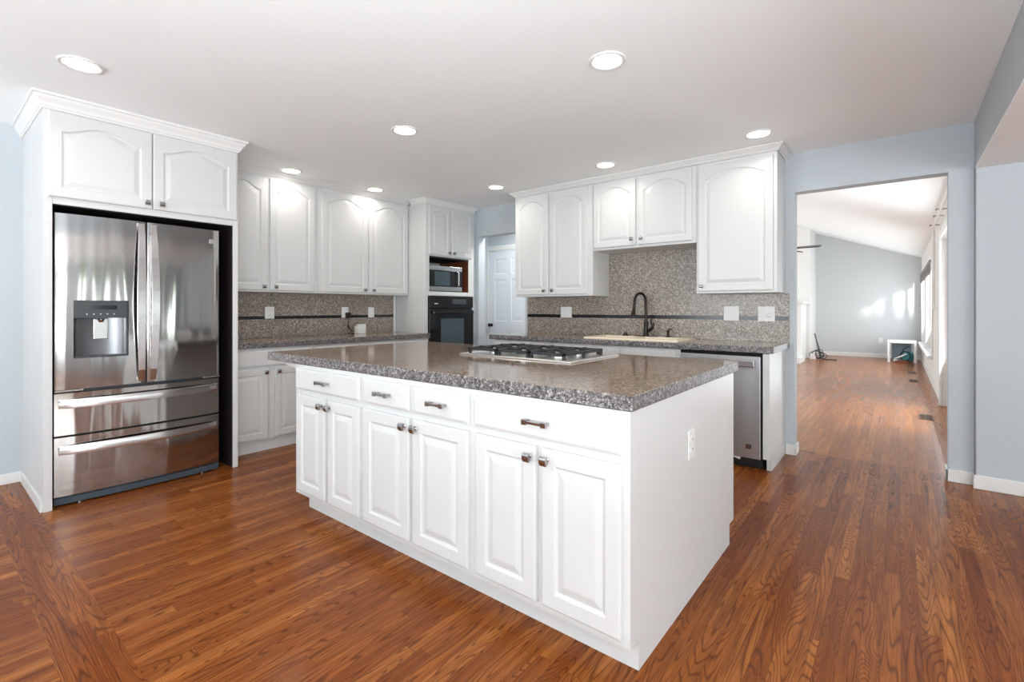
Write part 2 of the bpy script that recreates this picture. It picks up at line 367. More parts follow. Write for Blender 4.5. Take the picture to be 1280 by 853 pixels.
for a, b, c, e in ((5.9, 6.0, 0, 2.13), (7.88, 7.98, 0, 2.13), (6.0, 7.88, 2.05, 2.13)): m.box(WX0-.03, WX0-.001, a, b, c, e)
structure(m.build('door_casing', trimw, w, bevel=.006))
# curtain rod over the glass door
r = root('curtain_rod', 'thin white curtain rod on brackets above the living room glass door', 'curtain rod', (.36, 6.0, 2.27))
MB().tube([(0, -.1, 0), (0, 2.55, 0)], .011).build('rod', trimw, r, smooth=True)
for y in (1.05, 1.55, 2.35):
    MB().tube([(.058, y, .012), (0, y, .012), (-.03, y, .012)], .007, 8).build('bracket', chromed, r, smooth=True)
    MB().lathe((-.03, y, .012), [(.0, -.014), (.014, -.006), (.014, .006), (0, .014)], 12).build('finial', chromed, r, smooth=True)
tag(MB().tube([(.385, 8.97, 1.18), (.385, 8.97, 1.6), (.385, 8.97, 2.29)], .016, 8).build('blind_wand', trimw, smooth=True), 'long white wand hanging on the wall between glass door and window', 'curtain wand')
# added hedge outside the living room windows, trims the low sun patches
m = MB()
nx = 60; top = []
pr = []
for i in range(nx+1):
    y = 4+i*.42; h = 1.38+.08*math.sin(i*1.7)+.06*math.sin(i*4.1)
    pr.append((y, h))
m.prism([(4.8, -.1)]+[(a+.8, b) for a, b in pr]+[(4.8+nx*.42, -.1)], 2.0, 2.6, 'x')
o = m.build('blocker', blockerm); tag(o, 'added green hedge outside the living room windows', 'blocker')
bouncem = mat('pale_bounce_ground', (.62, .61, .58), .9)  # unseen ground made pale to bounce light up to the ceiling
structure(MB().box(.7, 30, -12, 40, -.25, -.12).build('ground', bouncem)); structure(MB().box(-20, .69, -30, SY-.16, -.25, -.12).build('ground', bouncem))

# ---------------------------------------------------------------- cabinet parts
def bumpf(t, arc=False):
    if arc: t = min(1, abs(t)/.93); return (1-t*t)**.85
    t = min(1, abs(t)/.92)
    return (.5*(1+math.cos(PI*t)))**.72
def door_mesh(x0, x1, z0, z1, yf, arch, th=.02, fw=.052, flat=False):
    """raised panel door: slab with eased edge, groove and raised field; front faces -y at yf"""
    m = MB(); n = 21
    A = arch
    def outline(d, y):
        xa, xb, zb = x0+fw+d, x1-fw-d, z0+fw+d
        zt = z1-fw-abs(A)-d; L = [(xa, y, zb), (xb, y, zb)]
        for i in range(n):
            t = 1-2*i/(n-1); x = (xa+xb)/2+(xb-xa)/2*t
            z = zt+abs(A)*bumpf(t, A < 0) if A else zt
            L.append((x, y, z))
        return L
    def outer(e, y):
        L = [(x0+e, y, z0+e), (x1-e, y, z0+e)]
        for i in range(n):
            t = 1-2*i/(n-1); L.append(((x0+x1)/2+((x1-x0)/2-e)*t, y, z1-e))
        return L
    e = .005
    loops = [outer(0, yf+th), outer(0, yf+.006), outer(.002, yf+.002), outer(e+.002, yf)]
    if flat:
        pass
    else:
        loops += [outline(0, yf), outline(.005, yf+.006), outline(.011, yf+.008), outline(.017, yf+.007), outline(.038, yf+.0015), outline(.044, yf+.001)]
    k = len(loops[0]); vs = [p for L in loops for p in L]; fs = []
    for a in range(len(loops)-1):
        for i in range(k):
            j = (i+1) % k; fs.append((a*k+i, a*k+j, (a+1)*k+j, (a+1)*k+i))
    fs += [tuple(range(k-1, -1, -1)), tuple(range((len(loops)-1)*k, len(loops)*k))]
    m.add(vs, fs); return m
def slab_mesh(x0, x1, z0, z1, yf, th=.02):
    m = MB(); L = lambda e, y: [(x0+e, y, z0+e), (x1-e, y, z0+e), (x1-e, y, z1-e), (x0+e, y, z1-e)]
    return m.rings([L(0, yf+th), L(0, yf+.008), L(.003, yf+.003), L(.012, yf)])
def knob(parent, x, z, yf, tilt=0):
    m = MB(); s = .0145
    m.lathe((x, yf-.0, z), [(.009, 0), (.009, -.003), (.0055, -.006), (.0055, -.018)], 14, 'y')
    # square curled face
    P = [(-s, -.018), (s, -.018), (s, -.026)]+[(s*math.cos(a), -.026-.006*math.sin(a)) for a in [PI*k/8 for k in range(1, 8)]]+[(-s, -.026)]
    m.prism([(q[1]+yf, q[0]+z) for q in P], x-s, x+s, 'x')
    m.prism([(yf-.020, z-s*1.25), (yf-.026, z-s*1.25), (yf-.026, z-s*.9), (yf-.020, z-s*.9)], x-s, x+s, 'x')
    return m.build('knob', chromed, parent, bevel=.0012)
def pull(parent, x, z, yf, w=.105):
    m = MB()
    for sx in (-1, 1):
        m.box(x+sx*w*.40-.007, x+sx*w*.40+.007, yf-.022, yf, z-.006, z+.006)
        m.box(x+sx*w*.40-.011, x+sx*w*.40+.011, yf-.034, yf-.020, z-.010, z+.010)
    m.box(x-w*.5, x+w*.5, yf-.032, yf-.024, z-.0055, z+.0055)
    return m.build('handle', chromed, parent, bevel=.0015)
def add_door(r, x0, x1, z0, z1, arch, kx, kz, yf=-.02, fw=.052):
    d = door_mesh(x0, x1, z0, z1, yf, arch, fw=fw).build('door', paint, r)
    if kx is not None: knob(d, kx, kz, yf)
    return d
def add_drawer(r, x0, x1, z0, z1, yf=-.02, px=None, w=.105):
    d = slab_mesh(x0, x1, z0, z1, yf).build('drawer', paint, r)
    if px is not None: pull(d, px, (z0+z1)/2, yf, w)
    return d

# ---------------------------------------------------------------- kitchen island
IX, IY = -2.80, 1.432
r = root('kitchen_island', 'white kitchen island with six raised panel doors and four drawers under a granite top', 'kitchen island', (IX, IY, 0))
w = 2.134
MB().box(0, w, 0, 1.23, .101, .862).build('body', paint, r)
MB().box(.035, w, .0635, 1.154, 0, .101).build('toe_kick', paint, r)
def wx(x): return x-IX
for a, b, k in ((-2.757, -2.455, -2.478), (-2.425, -2.13, -2.40), (-2.095, -1.74, -1.765), (-1.712, -1.367, -1.688), (-1.325, -1.026, -1.050), (-1.000, -.690, -.975)):
    add_door(r, wx(a), wx(b), .128, .692, 0, wx(k), .655, fw=.055)
for a, b in ((-2.775, -2.13), (-2.095, -1.74), (-1.707, -1.367), (-1.336, -.690)):
    px = (a+b)/2
    add_drawer(r, wx(a), wx(b), .722, .843, px=wx(px))
for y in (.06, 1.10):
    P = [(0, .8618), (-.25, .8618), (-.25, .835)]+[(-.25+.25*math.sin(q)*1.0, .835-.115*(1-math.cos(q))) for q in [R90*k/8 for k in range(1, 9)]]
    MB().prism([(p[0]-.0005, p[1]) for p in P], y, y+.04, 'y').build('bracket', paint, r)
# its worktop
def counter(name, label, x0, x1, y0, y1, z0=.8635, z1=.914):
    return tag(MB().box(x0, x1, y0, y1, z0, z1).build(name, gran_top, loc=((x0+x1)/2, (y0+y1)/2, z0), bevel=.004), label, 'countertop')
counter('countertop', 'large speckled brown granite worktop on the island with the gas cooktop', -3.162, -.657, 1.428, 2.721)

# outlets and switches: plate > sockets / rocker
def outlet(x, y, z, rz, label, kind='outlet', wd=.072, h=.115, group='wall outlets and switches'):
    r = root('wall_outlet' if kind != 'switch' else 'light_switch', label, 'outlet' if kind != 'switch' else 'switch', (x, y, z), rz, group)
    MB().box(-wd/2, wd/2, -.006, -.0005, -h/2, h/2).build('cover_plate', plate, r, bevel=.002)
    if kind == 'outlet':
        for s in (-1, 1):
            sk = MB().box(-.017, .017, -.009, -.006, s*.02-.014, s*.02+.014).build('socket', plate, r, bevel=.002)
            mm = MB()
            for q in (-.006, .006): mm.box(q-.0012, q+.0012, -.0095, -.009, s*.02-.004, s*.02+.005)
            mm.build('slot', dgrey, sk)
    elif kind == 'decor': 
        MB().box(-.017, .017, -.009, -.006, -.033, .033).build('socket', plate, r, bevel=.002)
    elif kind == 'switch':
        for s in (-1, 1): MB().prism([(-.006, -.03), (-.011, -.03), (-.007, .03), (-.006, .03)], s*wd*.23-.016, s*wd*.23+.016, 'x').build('rocker', plate, r, bevel=.001)
    return r
outlet(-.6655, 2.0, .637, R90, 'white outlet cover set into the right end of the island', 'outlet', .075, .118)

# ---------------------------------------------------------------- gas cooktop
CX, CY, CZ = -2.085, 2.085, .9145
r = root('gas_cooktop', 'stainless gas cooktop with black cast iron grates set in the island top', 'cooktop', (CX, CY, CZ))
cw, cd = .795, .53
m = MB(); L = lambda e, z: [(e, e, z), (cw-e, e, z), (cw-e, cd-e, z), (e, cd-e, z)]
m.rings([L(0, 0), L(0, .005), L(.004, .009), L(.02, .010), L(.03, .006)]); m.build('steel_pan', cookm, r, bevel=.0015)
for gx0, gx1 in ((.045, .270), (.277, .502), (.509, .735)):
    m = MB(); zt = .044; b = .011
    y0, y1 = .030, cd-.085
    m.box(gx0, gx0+b, y0, y1, zt-.016, zt); m.box(gx1-b, gx1, y0, y1, zt-.016, zt)
    m.box(gx0, gx1, y0, y0+b, zt-.016, zt); m.box(gx0, gx1, y1-b, y1, zt-.016, zt)
    m.box(gx0, gx1, (y0+y1)/2-b/2, (y0+y1)/2+b/2, zt-.014, zt)
    cx = (gx0+gx1)/2
    for cy in ((y0*.75+y1*.25), (y0*.25+y1*.75)):
        m.box(gx0, cx-.022, cy-b/2, cy+b/2, zt-.012, zt+.004); m.box(cx+.022, gx1, cy-b/2, cy+b/2, zt-.012, zt+.004)
        m.box(cx-b/2, cx+b/2, cy+.025, cy+.105, zt-.012, zt+.004); m.box(cx-b/2, cx+b/2, cy-.105, cy-.025, zt-.012, zt+.004)
    for px in (gx0, gx1-.016):
        for py in (y0, y1-.016, (y0+y1)/2-.008): m.box(px, px+.016, py, py+.016, .0065, zt-.002)
    m.build('grate', castiron, r, bevel=.002)
for bx, by, br in ((.157, .155, .036), (.157, .350, .045), (.390, .250, .055), (.622, .155, .045), (.622, .350, .036)):
    q = MB().lathe((bx, by, .0065), [(br, 0), (br, .008), (br*.8, .012)], 20).build('burner', cookm, r, smooth=True)
    MB().lathe((bx, by, .0186), [(br*.78, 0), (br*.8, .006), (br*.6, .010)], 20).build('burner_cap', castiron, q, smooth=True)
for k in range(5):
    MB().lathe((.33+.09*k, .485, .0065), [(.019, 0), (.019, .004), (.015, .007), (.014, .020), (.011, .023)], 16).build('knob', glossblack, r, smooth=True)

# ---------------------------------------------------------------- fridge wall (everything on it turned to face +x)
def lroot(name, label, cat, xf, y0, z0=0, group=None): return root(name, label, cat, (xf, y0, z0), R90, group)
PXF = -3.885; FY0, FY1 = .4754, 1.5367
dep = PXF-XW
r = lroot('refrigerator_cabinet', 'tall white surround with two arched doors above the steel refrigerator', 'cabinet', PXF, FY0)
wd = FY1-FY0
MB().box(0, .04, 0, dep-.001, 0, 2.40).build('side_panel', paint, r, bevel=.002)
MB().box(wd-.036, wd, 0, dep-.001, 0, 2.40).build('side_panel', paint, r, bevel=.002)
MB().box(.0405, wd-.0365, .0, dep-.001, 1.812, 2.40).build('top_box', paint, r, bevel=.001)
MB().box(.0405, .0425, .012, dep-.001, .002, 1.811).build('recess_shade', nearblack, r)  # shadow around the refrigerator painted as near-black sheets
MB().box(wd-.0385, wd-.0365, .004, dep-.001, .002, 1.811).build('recess_shade', nearblack, r)
MB().box(.043, wd-.039, .004, dep-.001, 1.806, 1.811).build('recess_shade', nearblack, r)
MB().box(.043, wd-.039, dep-.006, dep-.001, .002, 1.805).build('recess_shade', nearblack, r)
add_door(r, .020, .522, 1.853, 2.358, .055, .522-.03, 1.892, fw=.058)
add_door(r, .527, wd-.012, 1.853, 2.358, .055, .527+.045, 1.892, fw=.058)
MB().box(-.012, -.0005, .012, dep-.016, 0, .07).build('skirting', trimw, r, bevel=.002)

# crown mouldings
def crown_profile(z0, z1, pr):
    h = z1-z0
    return [(0, 0), (.006, 0), (.008, h*.12), (.014, h*.16), (pr*.38, h*.36), (pr*.68, h*.62), (pr*.8, h*.8), (pr, h*.82), (pr, h), (0, h)]
def crown(name, label, path, outs, z0, z1, pr, loc):
    """path: corner points on the cabinet faces; outs: per-corner outward vectors (mitred)"""
    m = MB(); prof = crown_profile(z0, z1, pr); loops = []
    for (x, y), (ox, oy) in zip(path, outs): loops.append([(x+ox*(p[0]+.0006), y+oy*(p[0]+.0006), z0+p[1]) for p in prof])
    m.rings(loops)
    return tag(m.build(name, trimw, loc=loc), label, 'crown moulding')
CZ0 = 2.4035; CZ1 = H-.0008
crown('crown_moulding', 'white crown moulding around the top of the tall refrigerator surround', [(XW+.001, FY0), (PXF, FY0), (PXF, FY1), (-4.40, FY1)], [(0, -1), (1, -1), (1, 1), (0, 1)], 2.366, CZ1, .052, (PXF, FY0, CZ0))

# ---------------------------------------------------------------- refrigerator
FXF = -3.892           # front of the doors
r = lroot('refrigerator', 'stainless French door refrigerator with ice dispenser and two bottom drawers', 'refrigerator', FXF, .527)
fw_ = .890
MB().box(.004, fw_-.004, .072, .70, .03, 1.745).build('cabinet_body', dgrey, r, bevel=.004)
def bow(x): return -.0+.022*((2*x/fw_-1)**2)      # bowed across the whole width
def bow_panel(x0, x1, z0, z1, th=.06, hole=None, n=16):
    xs = sorted(set([x0+(x1-x0)*i/n for i in range(n+1)]+([hole[0], hole[1]] if hole else []))); zs = [z0, z1] if not hole else [z0, hole[2], hole[3], z1]
    m = MB(); e = .006
    def F(x, z):
        y = bow(x)
        if x in (x0, x1): y += e
        return (x, y, z)
    idx = {}; vs = []; fs = []
    for i, x in enumerate(xs):
        for j, z in enumerate(zs): idx[(i, j)] = len(vs); vs.append(F(x, z))
    nb = {}
    for i, x in enumerate(xs):
        for j in (0, len(zs)-1): nb[(i, j)] = len(vs); vs.append((x, th, zs[j]))
    for i in range(len(xs)-1):
        for j in range(len(zs)-1):
            if hole and xs[i] >= hole[0]-1e-9 and xs[i+1] <= hole[1]+1e-9 and j == 1: continue
            fs.append((idx[(i, j)], idx[(i+1, j)], idx[(i+1, j+1)], idx[(i, j+1)]))
        J = len(zs)-1
        fs.append((idx[(i, 0)], nb[(i, 0)], nb[(i+1, 0)], idx[(i+1, 0)])); fs.append((idx[(i, J)], idx[(i+1, J)], nb[(i+1, J)], nb[(i, J)]))
        fs.append((nb[(i, 0)], nb[(i, J)], nb[(i+1, J)], nb[(i+1, 0)]))
    I = len(xs)-1; J = len(zs)-1
    fs.append((idx[(0, 0)],)+tuple(idx[(0, j)] for j in range(1, J+1))+(nb[(0, J)], nb[(0, 0)]))
    fs.append((idx[(I, 0)], nb[(I, 0)], nb[(I, J)])+tuple(idx[(I, j)] for j in range(J, 0, -1)))
    return m.add(vs, fs)
hole = (.085, .350, .888, 1.243)
dl = bow_panel(.0, .4425, .702, 1.765, hole=hole).build('door', stainless, r, smooth=True)
dr = bow_panel(.4505, fw_, .702, 1.765).build('door', stainless, r, smooth=True)
# dispenser in the left door
hx0, hx1, hz0, hz1 = hole; yb = .008
disp = MB().box(hx0+.002, hx1-.002, yb-.002, yb+.045, 1.134, hz1-.002).build('dispenser_panel', dgrey, dl, bevel=.002)
MB().box(hx0+.052, hx1-.058, yb-.0035, yb-.0022, 1.187, 1.213).build('display', glossblack, dl)
m = MB(); cxm = (hx0+hx1)/2; prof = []
for k in range(13):
    a = PI*k/12; prof.append((cxm-(hx1-hx0)/2*math.cos(a)*.985, yb+.0+.048*math.sin(a)))
lo = [[(p[0], p[1], z) for p in prof] for z in (hz0+.012, 1.133)]
m.rings(lo, cap=False, closed=False)
m.add([(hx0+.003, yb, hz0+.012)]+[(p[0], p[1], hz0+.012) for p in prof]+[(hx1-.003, yb, hz0+.012)], [tuple(range(0, 15))])
m.build('dispenser_recess', mat('dispenser_grey', (.16, .16, .17), .28, .7), dl, smooth=True)
MB().box(hx0+.002, hx1-.002, yb-.004, yb+.04, hz0+.001, hz0+.011).build('drip_tray', dgrey, dl, bevel=.002)
MB().box(cxm-.036, cxm+.036, yb+.030, yb+.036, 1.000, 1.128).build('paddle', chrome, dl, bevel=.004)
MB().lathe((cxm, yb+.02, 1.128), [(.014, 0), (.018, -.006), (.010, -.022)], 16).build('nozzle', chrome, dl, smooth=True)
for k in range(5): MB().lathe((hx0+.06+.033*k, yb-.0022, 1.158), [(.0035, 0), (.0035, -.001)], 10, 'y').build('button', plate, disp)
def vhandle(x0, x1, side):
    m = MB(); n = 14; loops = []
    for i in range(n+1):
        t = i/n; z = .717+(1.752-.717)*t; yo = -.012-.040*math.sin(PI*t)**.6; wdt = (x1-x0)*(.72+.28*math.sin(PI*t))
        a, b = (x1-wdt, x1) if side < 0 else (x0, x0+wdt)
        yy = bow((x0+x1)/2)
        loops.append([(a, yo+yy, z), (b, yo+yy, z), (b, yo+yy+.009, z), (a, yo+yy+.009, z)])
    m.rings(loops); 
    for z in (.72, 1.735): m.box(x0+.008, x1-.008, bow((x0+x1)/2)-.013, bow((x0+x1)/2)+.004, z, z+.016)
    return m
vhandle(.385, .432, -1).build('handle', handle_m, dl, bevel=.002)
vhandle(.462, .509, 1).build('handle', handle_m, dr, bevel=.002)
badge = MB().box(.823, .853, .013, .019, 1.665, 1.695).build('badge', stainless2, dr, bevel=.001)
MB().prism([(.829, 1.672), (.833, 1.672), (.833, 1.678), (.842, 1.672), (.848, 1.672), (.838, 1.680), (.847, 1.689), (.842, 1.689), (.833, 1.682), (.833, 1.689), (.829, 1.689)], .0125, .014, 'y').build('badge_letter', chrome, badge)
MB().box(.0, .13, .01, .05, .690, .700).build('hinge', chrome, r, bevel=.001); MB().box(fw_-.11, fw_-.0, .01, .05, .690, .700).build('hinge', chrome, r, bevel=.001)
def hhandle(zc, parent):
    m = MB(); n = 20; loops = []
    for i in range(n+1):
        t = i/n; x = .018+(fw_-.036)*t; yo = bow(x)-.010-.038*math.sin(PI*t)**.55; hh = .026
        loops.append([(x, yo, zc-hh), (x, yo-.003, zc), (x, yo+.004, zc+hh), (x, yo+.012, zc+hh), (x, yo+.009, zc-hh)])
    m.rings(loops); m.box(.018, .034, bow(.02)-.012, bow(.02)+.008, zc-.02, zc+.02); m.box(fw_-.034, fw_-.018, bow(.02)-.012, bow(.02)+.008, zc-.02, zc+.02)
    return m.build('handle', handle_m, parent, smooth=True)
d1 = bow_panel(.0, fw_, .428, .680).build('drawer', stainless, r, smooth=True); hhandle(.618, d1)
d2 = bow_panel(.0, fw_, .062, .415).build('drawer', stainless, r, smooth=True); hhandle(.340, d2)
m = MB(); lp = []
for z, o_ in ((.012, .012), (.050, .006), (.055, .02)):
    L = [(fw_*i/14, bow(fw_*i/14)+o_, z) for i in range(15)]; lp.append(L+[(fw_, .10, z), (0, .10, z)])
m.rings(lp); m.build('base_grille', bluegrey, r)
for x in (.12, fw_-.1): MB().lathe((x, .06, .0), [(.014, 0), (.014, .011)], 12).build('leveling_foot', chrome, r)

# ---------------------------------------------------------------- upper cabinets, fridge wall
UXF = -4.493; TY0 = 3.648
for (y0, y1, ds, kn, lab) in ((1.5385, 2.515, ((1.60, 2.020), (2.046, 2.479)), (1.982, 2.088), 'white upper cabinet with two arched doors next to the refrigerator surround'),
                              (2.517, TY0-.0015, ((2.555, 3.086), (3.102, 3.628)), (3.040, 3.148), 'white upper cabinet with two arched doors beside the tall oven cabinet')):
    r = lroot('upper_cabinet', lab, 'cabinet', UXF, y0, 1.343)
    MB().box(0, y1-y0, 0, UXF-XW-.001, 0, 1.06).build('body', paint, r, bevel=.0015)
    for (a, b), k in zip(ds, kn): add_door(r, a-y0, b-y0, .016, 1.040, .062, k-y0, .050, fw=.056)
crown('crown_moulding', 'white crown moulding above the upper cabinets on the refrigerator wall', [(UXF, FY1+.06), (UXF, TY0-.001)], [(1, 0), (1, 0)], CZ0, CZ1, .052, (UXF, 2.5, CZ0))
# base cabinets, fridge wall
BXF = -4.14
r = lroot('base_cabinet', 'white base cabinet with two doors right of the refrigerator surround', 'cabinet', BXF, 1.5385)
MB().box(0, .735, 0, BXF-XW-.001, .09, .862).build('body', paint, r, bevel=.0015); MB().box(0, .735, .015, .5, 0, .0895).build('toe_kick', paint, r)
add_door(r, .015, .332, .108, .690, 0, .306, .662, fw=.05); add_door(r, .386, .702, .108, .690, 0, .412, .662, fw=.05)
add_drawer(r, .015, .702, .712, .846)
r = lroot('base_cabinet', 'white base cabinet behind the island, below the left granite counter', 'cabinet', BXF, 2.275)
ww = TY0-2.275-.0015
MB().box(0, ww, 0, BXF-XW-.001, .09, .862).build('body', paint, r, bevel=.0015); MB().box(0, ww, .015, .5, 0, .0895).build('toe_kick', paint, r)
for a, b, k in ((.03, .45, .42), (.475, .895, .505), (.92, 1.35, 1.32)):
    add_door(r, a, b, .108, .690, 0, k, .662, fw=.05); add_drawer(r, a, b, .712, .846, px=(a+b)/2)
counter('countertop', 'brown granite counter along the refrigerator wall', XW+.012, -4.108, 1.538, TY0-.001)
def backsplash(name, label, boxes, loc, stripes, rot=0):
    m = MB()
    for b in boxes: m.box(*b)
    o = m.build(name, gran_bs, loc=loc); tag(o, label, 'backsplash')
    m = MB()
    for b in stripes: m.box(*[q-loc[i//2] for i, q in enumerate(b)])
    m.build('liner_stripe', black_tile, o)
    return o
backsplash('backsplash', 'granite backsplash with black stripe on the refrigerator wall', [(XW+.0005, XW+.011, 1.538, 3.60, .9145, 1.342)], (XW, 2.5, .9145), [(XW+.0112, XW+.0135, 1.54, 3.598, 1.090, 1.120)])
structure(MB().box(XW+.0005, XW+.016, 3.602, 3.630, .9145, 1.342).build('trim_1', trimw))
XB = XW+.0112+.0025
outlet(XB, 2.145, 1.152, R90, 'white double outlet on the granite splash nearest the refrigerator', 'outlet', .088, .115)
outlet(XB, 2.952, 1.150, R90, 'white outlet on the left granite splash with a black plug in it', 'outlet', .082, .115)
outlet(XB, 3.285, 1.148, R90, 'blank white outlet cover nearest the tall oven cabinet', 'decor', .078, .115)
r = lroot('power_adapter', 'black power adapter plugged in, its cord hanging to the counter', 'power adapter', XB+.009, 2.975, 1.118)
MB().box(-.026, .026, -.036, -.0005, -.030, .030).build('plug', black, r, bevel=.005)
MB().tube([(0, -.02, -.03), (.004, -.022, -.07), (-.004, -.02, -.11), (.010, -.03, -.15), (.03, -.035, -.165), (.015, -.045, -.180), (-.02, -.05, -.196), (.02, -.06, -.1995), (.072, -.062, -.1995)], .0035, 8).build('cord', black, r, smooth=True)
MB().tube([(-.002, -.022, -.105), (.008, -.03, -.15)], .009, 8).build('cord_clip', black, r, smooth=True)
r = lroot('router', 'small white box device standing on the left counter by the splash', 'router', -4.62, 3.057, .9145)
MB().box(0, .105, 0, .035, 0, .105).build('case', plate, r, bevel=.006, seg=3); MB().box(-.035, -.001, .002, .030, 0, .085).build('stand', beigep, r, bevel=.004)
MB().box(.02, .03, -.001, .0, .015, .019).build('indicator', dgrey, r)

# ---------------------------------------------------------------- tall oven cabinet
TXF = -4.18; TD = TXF-XW-.001; TW = 4.434-TY0
r = lroot('oven_cabinet', 'tall white cabinet housing the microwave and black wall oven', 'cabinet', TXF, TY0)
m = MB(); z0, z1 = 1.390, 1.797
m.box(0, TW, 0, TD, 0, 1.3385); m2 = m
m = MB(); m.box(0, .026, 0, TD, 0, 2.40); m.box(TW-.026, TW, 0, TD, 0, 2.40)
m.box(.026, TW-.026, 0, TD, 0, .66); m.box(.026, TW-.026, 0, TD, 1.3425, 1.3895); m.box(.026, TW-.026, 0, TD, 1.798, 2.40); m.box(.026, TW-.026, TD-.02, TD, .66, 1.798)
m.box(.026, .048, 0, TD-.02, 1.3895, 1.798); m.box(TW-.095, TW-.026, 0, .018, 1.3895, 1.798)
m.build('body', paint, r)
MB().box(TW-.098, TW-.0955, .002, TD-.021, 1.3905, 1.797).build('niche_lining', niche, r)
MB().box(.0485, .0505, .002, TD-.021, 1.3905, 1.797).build('niche_lining', nearblack, r)
MB().box(.051, TW-.0985, .002, TD-.021, 1.780, 1.7975).build('niche_lining', nearblack, r)
add_door(r, .036, .364, 1.812, 2.374, .03, .336, 1.850, fw=.045); add_door(r, .386, TW-.048, 1.812, 2.374, .03, .414, 1.850, fw=.045)
MB().box(.03, TW-.02, -.012, -.0005, 1.3405, 1.366).build('shelf_strip', paint, r, bevel=.002)
structure(MB().box(-4.21, -4.19, 4.4345, YB-.0005, 0, 2.40).build('trim_2', wallm))
crown('crown_moulding', 'white crown moulding on top of the tall oven cabinet', [(-4.4395, TY0), (TXF, TY0), (TXF, 4.434), (-4.3, 4.434)], [(0, -1), (1, -1), (1, 1), (0, 1)], 2.392, CZ1, .040, (TXF, TY0, CZ0))
# wall oven
r = lroot('wall_oven', 'black built-in wall oven below the microwave', 'oven', TXF-.001, TY0+.034, .70)
ow = .722
MB().box(0, ow-.012, .004, .48, -.03, .62).build('case', nearblack, r)
MB().box(-.0, ow, -.020, .002, .500, .6365).build('control_panel', glossblack, r, bevel=.003)
MB().box(.36, .60, -.0212, -.0202, .545, .605).build('display', dgrey, r)
lg = MB().box(.075, .13, -.0212, -.0202, .545, .553).build('logo', plate, r)
od = MB().box(.0, ow, -.026, .002, -.02, .488).build('door', glossblack, r, bevel=.003)
MB().box(.17, .55, -.0275, -.0262, .02, .375).build('window', ovenglass, od, bevel=.0005)
m = MB(); m.box(.03, ow-.03, -.062, -.044, .430, .462); m.box(.05, .08, -.046, -.026, .435, .457); m.box(ow-.08, ow-.05, -.046, -.026, .435, .457)
m.build('handle', glossblack, od, bevel=.006, seg=3)
MB().box(ow-.03, ow+.004, -.030, -.0265, .474, .486).build('latch', plate, r)
# microwave
r = lroot('microwave', 'small steel and black microwave in the wooden niche above the wall oven', 'microwave', TXF-.045, TY0+.066, 1.3905)
mw, mh = .555, .305
MB().box(.004, mw-.004, .010, .38, .012, mh-.004).build('case', dgrey, r, bevel=.004)
for x in (.05, mw-.05): MB().box(x-.015, x+.015, .03, .06, 0, .0125).build('foot', black, r)
MB().box(0, mw, -.004, .009, mh-.052, mh).build('top_band', chrome, r, bevel=.002); MB().box(0, mw, -.004, .009, .012, .062).build('bottom_band', chrome, r, bevel=.002)
md_ = MB().box(0, .435, -.006, .009, .0625, mh-.0525).build('door', glossblack, r, bevel=.001)
MB().box(.10, .345, -.0072, -.0062, .075, mh-.065).build('window', ovenglass, md_)
MB().box(.4355, mw, -.005, .009, .0625, mh-.0525).build('control_panel', glossblack, r, bevel=.001)
m = MB(); m.tube([(.465, -.006, .075), (.465, -.034, .085), (.465, -.036, .15), (.465, -.034, .235), (.465, -.006, .245)], .009, 8); m.build('handle', chrome, md_, smooth=True)

# ---------------------------------------------------------------- sink wall
r = root('base_cabinet', 'white sink cabinet along the back wall left of the dishwasher', 'cabinet', (-3.375, 3.885, 0))
sw = 2.003
MB().box(0, sw, 0, YB-3.886, .095, .70).box(0, sw, 0, .018, .70, .862).box(0, .018, .018, YB-3.886, .70, .862).box(sw-.018, sw, .018, YB-3.886, .70, .862).build('body', paint, r); MB().box(.0, sw, .07, .5, 0, .0945).build('toe_kick', paint, r)
for k in range(4):
    a = .03+k*.49; add_door(r, a, a+.465, .108, .690, 0, a+(.43 if k % 2 == 0 else .035), .655); add_drawer(r, a, a+.465, .715, .846)
r = root('end_panel_cabinet', 'narrow white end panel closing the sink run right of the dishwasher', 'cabinet panel', (-.768, 3.866, 0))
MB().box(0, .045, 0, YB-3.867, .0955, .862).build('panel', paint, r, bevel=.0015)
MB().box(.012, .0455, .07, YB-3.867, 0, .095).build('toe_kick', paint, r, bevel=.001)
# dishwasher
r = root('dishwasher', 'stainless dishwasher under the right end of the back counter', 'dishwasher', (-1.369, 3.868, 0))
dw = .597
MB().box(.005, dw-.005, .03, .58, .03, .855).build('tub', black, r)
dd = MB().box(.003, dw-.012, 0, .028, .085, .838).build('door', stainless2, r, bevel=.004)
MB().box(.003, dw-.004, .008, .03, .839, .860).build('control_strip', glossblack, r)
m = MB(); m.box(.03, dw-.045, -.050, -.030, .762, .812); m.box(.05, .075, -.031, -.0005, .776, .800); m.box(dw-.095, dw-.07, -.031, -.0005, .776, .800)
m.build('handle', handle_m, dd, bevel=.004)
bd = MB().box(dw-.11, dw-.072, -.003, -.0003, .155, .19).build('badge', stainless, dd, bevel=.001)
m = MB(); m.box(dw-.104, dw-.078, -.0036, -.0031, .165, .168); m.box(dw-.104, dw-.078, -.0036, -.0031, .178, .181); m.build('badge_mark', dgrey, bd)
MB().box(.005, dw-.005, .075, .09, .0, .084).build('toe_kick', black, r)
MB().add([(.27, .02, .086), (.40, .02, .070), (.44, .02, .060), (.45, .02, .086), (.27, .03, .086), (.40, .03, .070), (.44, .03, .060), (.45, .03, .086)], [(0, 1, 2, 3), (7, 6, 5, 4), (0, 4, 5, 1), (1, 5, 6, 2), (2, 6, 7, 3), (3, 7, 4, 0)]).build('insulation_flap', plate, r)
